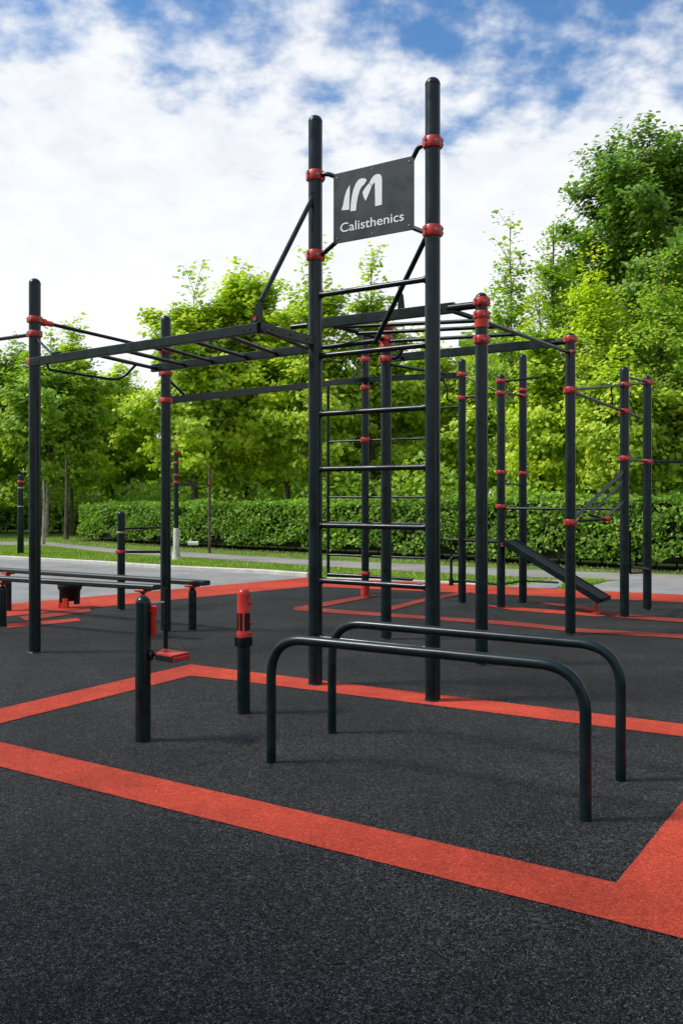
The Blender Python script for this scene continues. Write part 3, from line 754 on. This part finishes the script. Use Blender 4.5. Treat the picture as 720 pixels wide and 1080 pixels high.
def make_tree(x, y, h, r, zbase, leafmat, label, bark='bark', lean=0.0, sparse=1.0, leaf=0.20, limbs=40, peak=0.35, r0=None, spread=0.22, blunt=.55):
    """trunk with limbs and twigs; leaves sit in loose sprays along the twigs"""
    root = empty('tree', (x, y, 0), label, 'tree', 'leafy trees behind the hedge')
    R = random.Random(int(x*100)+int(y*10))
    r0 = r0 or h*.013+.03
    wood = MB(); P = []; Nn = []
    tp = []
    for i in range(9):
        t = i/8
        tp.append(Vector((x+lean*h*t*(1-.3*t)+math.sin(t*5+x)*.05*t, y+math.cos(t*4+x)*.05*t, -0.05+(h*(.97 if blunt > .4 else .90)+.05)*t)))
    wood.tube(tp, [r0*(1.25 if i == 0 else (1-i/8.6)) for i in range(9)], 8)
    def tpos(z):
        t = max(0, min(.999, z/(h*.97)))*8; i = int(t); return tp[i]+(tp[min(8, i+1)]-tp[i])*(t-i)
    sprays = []
    for k in range(limbs):
        f = (k+.5)/limbs
        z = zbase+(h*.96-zbase)*f
        # crown profile: widest at "peak" of crown height
        if f < peak: w = .62+.38*math.sin(f/peak*math.pi/2)
        else: w = math.cos((f-peak)/(1-peak)*math.pi/2)**blunt
        L = max(.35, r*w*R.uniform(.5, 1.18))
        az = k*2.39996+R.uniform(-.5, .5)
        pitch = math.radians(R.uniform(8, 35)+38*f)
        a = tpos(z*(.86 if f > .3 else .95)); 
        dr = Vector((math.cos(az)*math.cos(pitch), math.sin(az)*math.cos(pitch), math.sin(pitch)))
        pts = [a]; 
        for j in range(1, 6):
            dr = (dr+Vector((R.uniform(-.16, .16), R.uniform(-.16, .16), R.uniform(-.10, .12)))).normalized()
            pts.append(pts[-1]+dr*L/5)
        wood.tube(pts, [max(.008, r0*.42*(1-f*.6)*(1-j/5.6)) for j in range(6)], 5, False)
        nt_ = max(3, int(3+L*4.2))
        for q in range(nt_):
            s = .22+.78*(q+R.random())/nt_
            i = min(4, int(s*5)); b = pts[i]+(pts[i+1]-pts[i])*(s*5-i)
            ta = R.uniform(0, 6.28)
            td = (dr*.6+Vector((math.cos(ta), math.sin(ta), R.uniform(-.25, .7)))*.9).normalized()
            tl = R.uniform(.35, .95)*(1.15-.4*s)*(r/2.2)**.4
            e = b+td*tl
            wood.tube([b, b+td*tl*.5+Vector((0, 0, -.03)), e], [.008, .006, .004], 3, False)
            sprays.append((b, e, s))
            if R.random() < .35: sprays.append((b+(e-b)*.5, b+(e-b)*.5+Vector((R.uniform(-.5, .5), R.uniform(-.5, .5), R.uniform(-.25, .2))), s))
    for q in range(7 if blunt > .4 else 4):           # leader shoots that roughen the top outline
        b = tpos(h*R.uniform(.80, .96)); e = b+Vector((R.uniform(-.5, .5), R.uniform(-.5, .5), R.uniform(.5, 1.1)))*(h/9)**.5
        sprays.append((b, e, 1.0)); wood.tube([b, e], [.012, .005], 3, False)
    pos = []; nr = []; tone = []
    for b, e, s in sprays:
        n = int(R.uniform(26, 52)*sparse)
        t = rng.random(n)[:, None]
        b_ = np.array(b); e_ = np.array(e); ax = e_-b_
        p = b_+ax*(t*1.08)+rng.normal(size=(n, 3))*np.array([spread, spread, spread*.42])*(.55+.6*(1-t))
        pos.append(p); tone.append(np.full(n, R.gauss(0, .17)))
        c = np.array((x, y, zbase+(h-zbase)*.4))
        out = p-c; out /= np.linalg.norm(out, axis=1, keepdims=True)+1e-6
        nr.append(out*.75+np.array([-.15, -.1, .75])+rng.normal(size=(n, 3))*.45)
    pos = np.concatenate(pos); nr = np.concatenate(nr); n = len(pos)
    size = leaf*rng.uniform(.65, 1.25, n)
    rnd = np.clip(rng.normal(.5, .17, n)+np.concatenate(tone), 0, 1)
    wood.build('trunk', M[bark], root)
    leaf_mesh('crown', pos, nr, size, M[leafmat], rnd, root)
    return root, n

def T(u, d, vtop, wpx, leafmat, label, vbase=514, **k):
    x = (u-360)*d/F; h = H+(HY-vtop)*d/F; r = wpx/2*d/F; zb = H+(HY-vbase)*d/F
    return make_tree(x, d, h, r, max(.6, zb), leafmat, label, **k)[1]
tot = 0
tot += T(-14, 37, 366, 190, 'leaf_mid', 'mid green tree cut by the left edge of the picture')
tot += T(49, 33.6, 362, 150, 'leaf_mid', 'mid green tree on a slim pale trunk behind the left rig post', bark='palebark', lean=.03, r0=.075)
tot += T(76, 35, 334, 105, 'leaf_maple', 'narrow pointed bright tree rising just right of the left rig post', blunt=.9, r0=.075)
tot += T(128, 42, 398, 150, 'leaf_yellow', 'low yellow green tree between the left rig post and the next post')
tot += T(205, 31, 298, 150, 'leaf_maple', 'bright maple with a ragged top right behind the second rig post', limbs=50, blunt=.45, peak=.45)
tot += T(262, 32, 258, 160, 'leaf_yellow', 'broad yellow green maple, tallest between the left posts and the tower', limbs=70, blunt=.40, peak=.55)
tot += T(303, 37, 318, 150, 'leaf_maple', 'bright tree half hidden between the broad maple and the ladder tower', limbs=44)
tot += T(335, 30, 268, 150, 'leaf_maple', 'loose maple with a thin pale stem directly behind the ladder post', bark='palebark', sparse=.75, r0=.09, peak=.2)
tot += T(392, 31, 275, 150, 'leaf_maple', 'maple with a thin spire top seen through the ladder rungs', sparse=.85, peak=.2, limbs=40, blunt=.85)
tot += T(452, 33, 348, 150, 'leaf_yellow', 'lower yellow green tree behind the right ladder post', limbs=36)
tot += T(505, 30, 372, 120, 'leaf_maple', 'small bright tree behind the gap right of the tower')
tot += T(538, 27, 228, 92, 'leaf_mid', 'slim airy tree with a thin pale trunk right of the tower', bark='palebark', sparse=.55, r0=.085, peak=.3, limbs=36, blunt=.62, leaf=.155)
tot += T(584, 31, 222, 66, 'leaf_mid', 'slender dark-topped tree just left of the biggest tree', sparse=.75, peak=.3, blunt=.7, leaf=.17)
tot += T(690, 36, 114, 262, 'leaf_dark', 'tallest dark green tree at the upper right', vbase=400, limbs=92, leaf=.22, peak=.55, blunt=.40, sparse=1.15, spread=.32, r0=.3)
tot += T(624, 24.5, 258, 118, 'leaf_yellow', 'bright yellow green tree in front of the tallest dark tree', limbs=46, leaf=.125, blunt=.8)
tot += T(698, 23.5, 264, 130, 'leaf_mid', 'fine-leaved mid green tree at the right edge', limbs=50, leaf=.105, blunt=.8)
tot += T(570, 25, 318, 92, 'leaf_maple', 'bushy light green tree right of the slim airy tree', limbs=36, leaf=.14)
tot += T(655, 22.5, 372, 120, 'leaf_maple', 'low bright tree close behind the hedge at the right', limbs=34, leaf=.14)
tot += T(780, 25, 300, 170, 'leaf_mid', 'mid green tree just past the right edge of the picture', limbs=36, leaf=.15)
tot += T(735, 23, 400, 120, 'leaf_maple', 'low light green tree at the right edge close to the hedge', limbs=30, leaf=.14)
tot += T(-110, 35, 340, 190, 'leaf_maple', 'bright tree just past the left edge of the picture')

# unseen tree added left of the viewer so its crown shades the nearest floor
shade_tree = make_tree(-11.5, -.6, 16.5, 4.2, 6.0, 'leaf_mid', 'unseen tall tree added at the left to shade the near floor', leaf=.42, limbs=44, blunt=.45, peak=.5, r0=.25, spread=.4)[0]
del shade_tree['group']
# thin bare stems standing in the left lawn
def stem(u, vb, vt, r, label, mat='palebark'):
    p = ground(u, vb); zt = zat(p, vt)
    root = empty('sapling', (p.x, p.y, 0), label, 'tree', 'slim stems on the left lawn')
    MB().tube([wz(p, -.03), wz(p, .2), wz(p, zt*.6)+Vector((.03, 0, 0)), wz(p, zt)], [r*1.5, r, r*.8, r*.45], 9).build('trunk', M[mat], root)
stem(46, 574, 505, .05, 'short pale stem on the lawn right beside the left rig post')
stem(70, 568.5, 480, .075, 'dark-topped trunk on the lawn left of the hedge end', 'bark')

# hedges: twiggy core with a clipped coat of leaves
def hedge(pts, hts, depth, label, leaf=.085, dens=620, mat='leaf_hedge'):
    a0 = pts[0]
    root = empty('hedge', (a0.x, a0.y, 0), label, 'hedge')
    core = MB(); P = []; Nn = []; R_ = random.Random(5)
    for i in range(len(pts)-1):
        a, b = pts[i], pts[i+1]; d = (b-a).normalized(); back = Vector((-d.y, d.x, 0))
        if back.y < 0: back = -back
        ha, hb = hts[i], hts[i+1]; e = .10
        q = [a+back*e, b+back*e, b+back*(depth-e), a+back*(depth-e)]
        kk = 0.25
        while kk < (b-a).length:
            s_ = a+d*kk+back*R_.uniform(.15, .5); core.tube([wz(s_, -.05), wz(s_+d*R_.uniform(-.06, .06), .45)], [.022, .014], 5, False); kk += R_.uniform(.25, .5)
        vs = [wz(p, .13) for p in q]+[wz(q[0], ha-e), wz(q[1], hb-e), wz(q[2], hb-e), wz(q[3], ha-e)]
        core.add(vs, [[0, 1, 5, 4], [1, 2, 6, 5], [2, 3, 7, 6], [3, 0, 4, 7], [4, 5, 6, 7], [3, 2, 1, 0]])
        L = (b-a).length
        def put(n, fn, nrm):
            s = rng.random(n); w = rng.random(n)
            hh = ha+(hb-ha)*s
            p = np.array(a)+np.outer(s, np.array(b-a))
            p2 = fn(p, w, hh)
            wv = np.sin(p2[:, 0]*2.1+p2[:, 2]*3)*.5+np.sin(p2[:, 0]*5.3+p2[:, 1]*2-p2[:, 2]*4)*.4+np.sin(p2[:, 0]*11.7-p2[:, 2]*9+p2[:, 1]*8)*.35
            wob = wv*.055+rng.normal(size=n)*.04
            keep = rng.random(n) < np.clip(.80+.45*wv, .18, 1)
            if nrm[2] == 0: keep &= p2[:, 2] > .17+.10*np.sin(p2[:, 0]*3.1)+.06*np.sin(p2[:, 0]*8.7)
            p2 = p2+np.outer(wob, np.array(nrm))
            P.append(p2[keep]); Nn.append((np.array(nrm)*.8+np.array([0, 0, .35])+rng.normal(size=(n, 3))*.6)[keep])
        bk = np.array(back)
        put(int(L*1.35*dens), lambda p, w, hh: np.column_stack([p[:, 0], p[:, 1], .10+(hh-.10)*(w**.85)]), -bk)
        put(int(L*depth*dens*.8), lambda p, w, hh: p*np.array([1, 1, 0])+np.outer(w*depth, bk)+np.column_stack([0*hh, 0*hh, hh]), (0, 0, 1))
        # stray shoots on top
        put(int(L*26), lambda p, w, hh: p*np.array([1, 1, 0])+np.outer(w*depth, bk)+np.column_stack([0*hh, 0*hh, hh+np.abs(rng.normal(size=len(hh)))*.05]), (0, 0, 1))
    # end faces
    for p, h, d in ((pts[0], hts[0], (pts[0]-pts[1]).normalized()), (pts[-1], hts[-1], (pts[-1]-pts[-2]).normalized())):
        n = int(depth*h*dens); back = Vector((-d.y, d.x, 0)); back = back if back.y > 0 else -back
        w = rng.random(n); zz = rng.random(n)
        q = np.array(p)+np.outer(w*depth, np.array(back))+np.column_stack([0*w, 0*w, .1+(h-.1)*zz])+np.outer(rng.normal(size=n)*.04, np.array(d))
        P.append(q); Nn.append(np.array(d)*.8+np.array([0, 0, .3])+rng.normal(size=(n, 3))*.6)
    core.build('branches', M['hedgecore'], root)
    P = np.concatenate(P); Nn = np.concatenate(Nn); n = len(P)
    leaf_mesh('foliage', P, Nn, leaf*rng.uniform(.6, 1.3, n), M[mat], np.clip(rng.normal(.40, .20, n)+.10*np.sin(P[:, 0]*1.3+2)+.06*np.sin(P[:, 0]*4.1+P[:, 2]*5), 0, 1), root)
    return n
hp_ = [ground(84, 569.5), ground(180, 576), ground(326, 583.5), ground(447, 589.5), ground(560, 595), ground(720, 603), ground(1000, 617)]
hh_ = [zat(hp_[0], 533), zat(hp_[1], 532), zat(hp_[2], 530.5), zat(hp_[3], 528), zat(hp_[4], 525.5), zat(hp_[5], 525), 1.47]
tot += hedge(hp_, hh_, 1.3, 'long clipped green hedge running across behind the playground', .10, 820)
sheet('soil', [(p.x+a_, p.y+b_) for p, a_, b_ in [(p, -.1, -.30) for p in hp_]+[(p, .5, 1.5) for p in hp_[::-1]]], -0.004, M['soil'])
hb_ = [ground(-200, 560), ground(0, 562), ground(100, 562)]
tot += hedge(hb_, [zat(p, 535.5) for p in hb_], 1.2, 'dark green far hedge at the left beyond the pale trunks', .11, 420, 'leaf_dark')  # coat uses the darker leaf colour

# far wood behind everything, one uncountable mass
n = 48000
xx = rng.uniform(-46, 40, n); yy = rng.uniform(41, 50, n)
top = 4.6+1.4*np.sin(xx*.35)+1.0*np.sin(xx*.9+1)+rng.normal(size=n)*.4+np.where(xx > 6, 3.5, 0)
zz = .3+(top-.3)*rng.random(n)**.8
fw = leaf_mesh('far_wood', np.column_stack([xx, yy, zz]), rng.normal(size=(n, 3))*.7+np.array([0, -.5, .6]), rng.uniform(.35, .7, n), M['leaf_mid'], np.clip(rng.normal(.4, .22, n), 0, 1))
tag(fw, 'far-off wood showing between the trunks and under the crowns', 'wood', kind='stuff')
# unseen leaf ring added to darken post reflections; its gap leaves a bright strip
n = 24000
az = np.radians(np.concatenate([rng.uniform(62, 112, n//3), rng.uniform(142, 298, n-n//3)]))
rr = rng.uniform(30, 37, n)
top = 9.5+1.5*np.sin(az*9)+1.2*np.sin(az*23+1)
zz = .2+(top-.2)*rng.random(n)
fw2 = leaf_mesh('far_wood', np.column_stack([np.sin(az)*rr, np.cos(az)*rr, zz]), rng.normal(size=(n, 3)), rng.uniform(.5, 1.0, n), M['leaf_dark'], np.clip(rng.normal(.4, .22, n), 0, 1))
tag(fw2, 'unseen wood added behind the viewer to darken reflections in the posts', 'wood', kind='stuff')
# understorey between hedge and trees
n = 30000
xx = rng.uniform(-24, 16, n); dline = np.interp(xx, [-24, -9, -1, 7, 16], [40, 35.5, 28, 22, 18]); yy = dline+rng.uniform(0, 5, n)
top = 1.9+.5*np.sin(xx*.8)+.4*np.sin(xx*2.3+2)
zz = .1+top*rng.random(n)
us = leaf_mesh('underbrush', np.column_stack([xx, yy, zz]), rng.normal(size=(n, 3))*.6+np.array([0, -.3, .7]), rng.uniform(.14, .26, n), M['leaf_mid'], np.clip(rng.normal(.4, .22, n), 0, 1))
tag(us, 'dark leafy underbrush filling the ground behind the hedge', 'underbrush', kind='stuff')

# grass blades on the lawns
def inpoly(px, py, poly):
    ins = np.zeros(len(px), bool); j = len(poly)-1
    for i in range(len(poly)):
        xi, yi = poly[i].x, poly[i].y; xj, yj = poly[j].x, poly[j].y
        c = ((yi > py) != (yj > py)) & (px < (xj-xi)*(py-yi)/(yj-yi+1e-12)+xi)
        ins ^= c; j = i
    return ins
lawn1 = gp((-120, 574), (0, 575.5), (50, 576), (125, 584.5), (195, 588), (326, 597), (465, 605), (540, 608.5), (592, 611), (556, 616), (520, 618.6), (465, 613.6), (340, 609.5), (326, 607), (270, 603), (180, 599), (107, 594), (0, 588), (-120, 582))
lawn2 = gp((-120, 563), (84, 566), (180, 575.5), (326, 583), (447, 589), (560, 594.5), (720, 602), (860, 609), (860, 610), (720, 605.5), (540, 599.5), (465, 595.5), (326, 589.5), (195, 581.5), (125, 578), (50, 571), (-120, 568))
lawn3 = gp((600, 610.5), (640, 612), (606, 621), (590, 620.5))
G = []
for poly, n in ((lawn1, 150000), (lawn2, 60000), (lawn3, 12000)):
    xs_ = [p.x for p in poly]; ys_ = [p.y for p in poly]
    px = rng.uniform(min(xs_), max(xs_), n); py = rng.uniform(min(ys_), max(ys_), n)
    k = inpoly(px, py, poly); G.append(np.column_stack([px[k], py[k]]))
G = np.concatenate(G); n = len(G)
hgt = rng.uniform(.02, .065, n); ang = rng.uniform(0, 6.28, n)
w = np.column_stack([np.cos(ang), np.sin(ang), 0*ang])*.012
bs_ = np.column_stack([G, -.012+0*hgt]); tipo = np.column_stack([rng.normal(size=n)*.02, rng.normal(size=n)*.02, hgt])
V = np.stack([bs_-w, bs_+w, bs_+tipo], 1).reshape(-1, 3)
me = bpy.data.meshes.new('grass')
me.vertices.add(3*n); me.vertices.foreach_set('co', V.astype(np.float32).ravel())
me.loops.add(3*n); me.loops.foreach_set('vertex_index', np.arange(3*n, dtype=np.int32))
me.polygons.add(n); me.polygons.foreach_set('loop_start', (np.arange(n)*3).astype(np.int32))
a_ = me.attributes.new('rnd', 'FLOAT', 'FACE'); a_.data.foreach_set('value', np.clip(rng.normal(.5, .25, n), 0, 1).astype(np.float32))
me.materials.append(M['grassblade']); me.update(calc_edges=True)
go = bpy.data.objects.new('grass', me); C.objects.link(go)
tag(go, 'short mown grass along the hedge path and paving', 'grass', kind='stuff')
print('leaves', tot, 'blades', n)

# ------------------------------------------------------------------ light
SUN_EL, SUN_AZ = math.radians(50), math.radians(-94)   # azimuth clockwise from +Y: beyond the lawn, to the left
sd_ = Vector((math.sin(SUN_AZ)*math.cos(SUN_EL), math.cos(SUN_AZ)*math.cos(SUN_EL), math.sin(SUN_EL)))
L = bpy.data.lights.new('sun', 'SUN'); L.energy = 4.3; L.angle = math.radians(10); L.color = (1, .96, .90)
lo_ = bpy.data.objects.new('sun', L); C.objects.link(lo_); lo_.location = (0, 0, 30)
lo_.rotation_euler = (-sd_).to_track_quat('-Z', 'Y').to_euler()

w = bpy.data.worlds.new('World'); SC.world = w; w.use_nodes = True
nt = w.node_tree; bg = nt.nodes['Background']; bg.inputs['Strength'].default_value = 0.1
sky = nt.nodes.new('ShaderNodeTexSky'); sky.sky_type = 'NISHITA'; sky.sun_disc = False
sky.sun_elevation = SUN_EL; sky.sun_rotation = SUN_AZ; sky.dust_density = 0.6; sky.ozone_density = 2.0
tc = nt.nodes.new('ShaderNodeTexCoord'); sx = nt.nodes.new('ShaderNodeSeparateXYZ'); nt.links.new(tc.outputs['Generated'], sx.inputs[0])
def mth(op, a, b=None, c=None):
    n = nt.nodes.new('ShaderNodeMath'); n.operation = op
    for i, q in enumerate((a, b, c)):
        if q is None: continue
        if isinstance(q, (int, float)): n.inputs[i].default_value = q
        else: nt.links.new(q, n.inputs[i])
    return n.outputs[0]
zc = mth('MAXIMUM', sx.outputs[2], 0.0); den = mth('ADD', zc, 0.30)
cx = nt.nodes.new('ShaderNodeCombineXYZ')
nt.links.new(mth('DIVIDE', sx.outputs[0], den), cx.inputs[0]); nt.links.new(mth('DIVIDE', sx.outputs[1], den), cx.inputs[1])
cx.inputs[2].default_value = 3.7
def wn(scale, detail, rough, dist=0.0):
    n = nt.nodes.new('ShaderNodeTexNoise'); n.inputs['Scale'].default_value = scale; n.inputs['Detail'].default_value = detail
    n.inputs['Roughness'].default_value = rough; n.inputs['Distortion'].default_value = dist
    nt.links.new(cx.outputs[0], n.inputs['Vector']); return n.outputs['Fac']
big = wn(1.9, 2, .5, .2); midn = wn(6.0, 3, .5, .2); fine = wn(14.0, 7, .56, .1)
dens = mth('ADD', mth('ADD', mth('MULTIPLY', big, .30), mth('MULTIPLY', midn, .30)), mth('MULTIPLY', fine, .40))
mr = nt.nodes.new('ShaderNodeMapRange'); mr.interpolation_type = 'SMOOTHSTEP'
mr.inputs[1].default_value = .26; mr.inputs[2].default_value = .46; mr.inputs[3].default_value = 0.30; mr.inputs[4].default_value = 0.525
nt.links.new(zc, mr.inputs[0])
fac = nt.nodes.new('ShaderNodeMapRange'); fac.interpolation_type = 'SMOOTHSTEP'
nt.links.new(dens, fac.inputs[0]); nt.links.new(mth('SUBTRACT', mr.outputs[0], .10), fac.inputs[1]); nt.links.new(mth('ADD', mr.outputs[0], .085), fac.inputs[2])
shade = nt.nodes.new('ShaderNodeValToRGB'); e = shade.color_ramp.elements
e[0].position = .35; e[0].color = (8.2, 8.6, 9.3, 1); e[1].position = .62; e[1].color = (9.6, 9.8, 10.2, 1)
nt.links.new(fine, shade.inputs[0])
lowf = nt.nodes.new('ShaderNodeMapRange'); lowf.inputs[1].default_value = .18; lowf.inputs[2].default_value = .40; lowf.inputs[3].default_value = 1; lowf.inputs[4].default_value = 0
nt.links.new(zc, lowf.inputs[0])
cm = nt.nodes.new('ShaderNodeMix'); cm.data_type = 'RGBA'; nt.links.new(lowf.outputs[0], cm.inputs[0]); nt.links.new(shade.outputs[0], cm.inputs[6]); cm.inputs[7].default_value = (10.2, 10.3, 10.5, 1)
mx = nt.nodes.new('ShaderNodeMix'); mx.data_type = 'RGBA'
nt.links.new(fac.outputs[0], mx.inputs[0]); tint = nt.nodes.new('ShaderNodeMix'); tint.data_type = 'RGBA'; tint.blend_type = 'MULTIPLY'; tint.inputs[0].default_value = 1; tint.inputs[7].default_value = (.92, 1.36, 1.66, 1)
nt.links.new(sky.outputs[0], tint.inputs[6]); nt.links.new(tint.outputs[2], mx.inputs[6]); nt.links.new(cm.outputs[2], mx.inputs[7])
nt.links.new(mx.outputs[2], bg.inputs['Color'])

# ------------------------------------------------------------------ camera
cam = bpy.data.cameras.new('camera'); co_ = bpy.data.objects.new('camera', cam); C.objects.link(co_)
co_.location = (0, 0, H); co_.rotation_euler = (math.radians(90), 0, 0)
cam.sensor_fit = 'VERTICAL'; cam.sensor_height = 36; cam.sensor_width = 24; cam.lens = 36*F/1080
cam.shift_y = -15/1080; cam.clip_end = 3000; cam.clip_start = .05
SC.camera = co_
SC.view_settings.view_transform = 'Standard'; SC.view_settings.look = 'None'
SC.view_settings.gamma = 1; SC.view_settings.use_curve_mapping = False; SC.view_settings.exposure = 0.0
SC.render.resolution_x = 682; SC.render.resolution_y = 1024
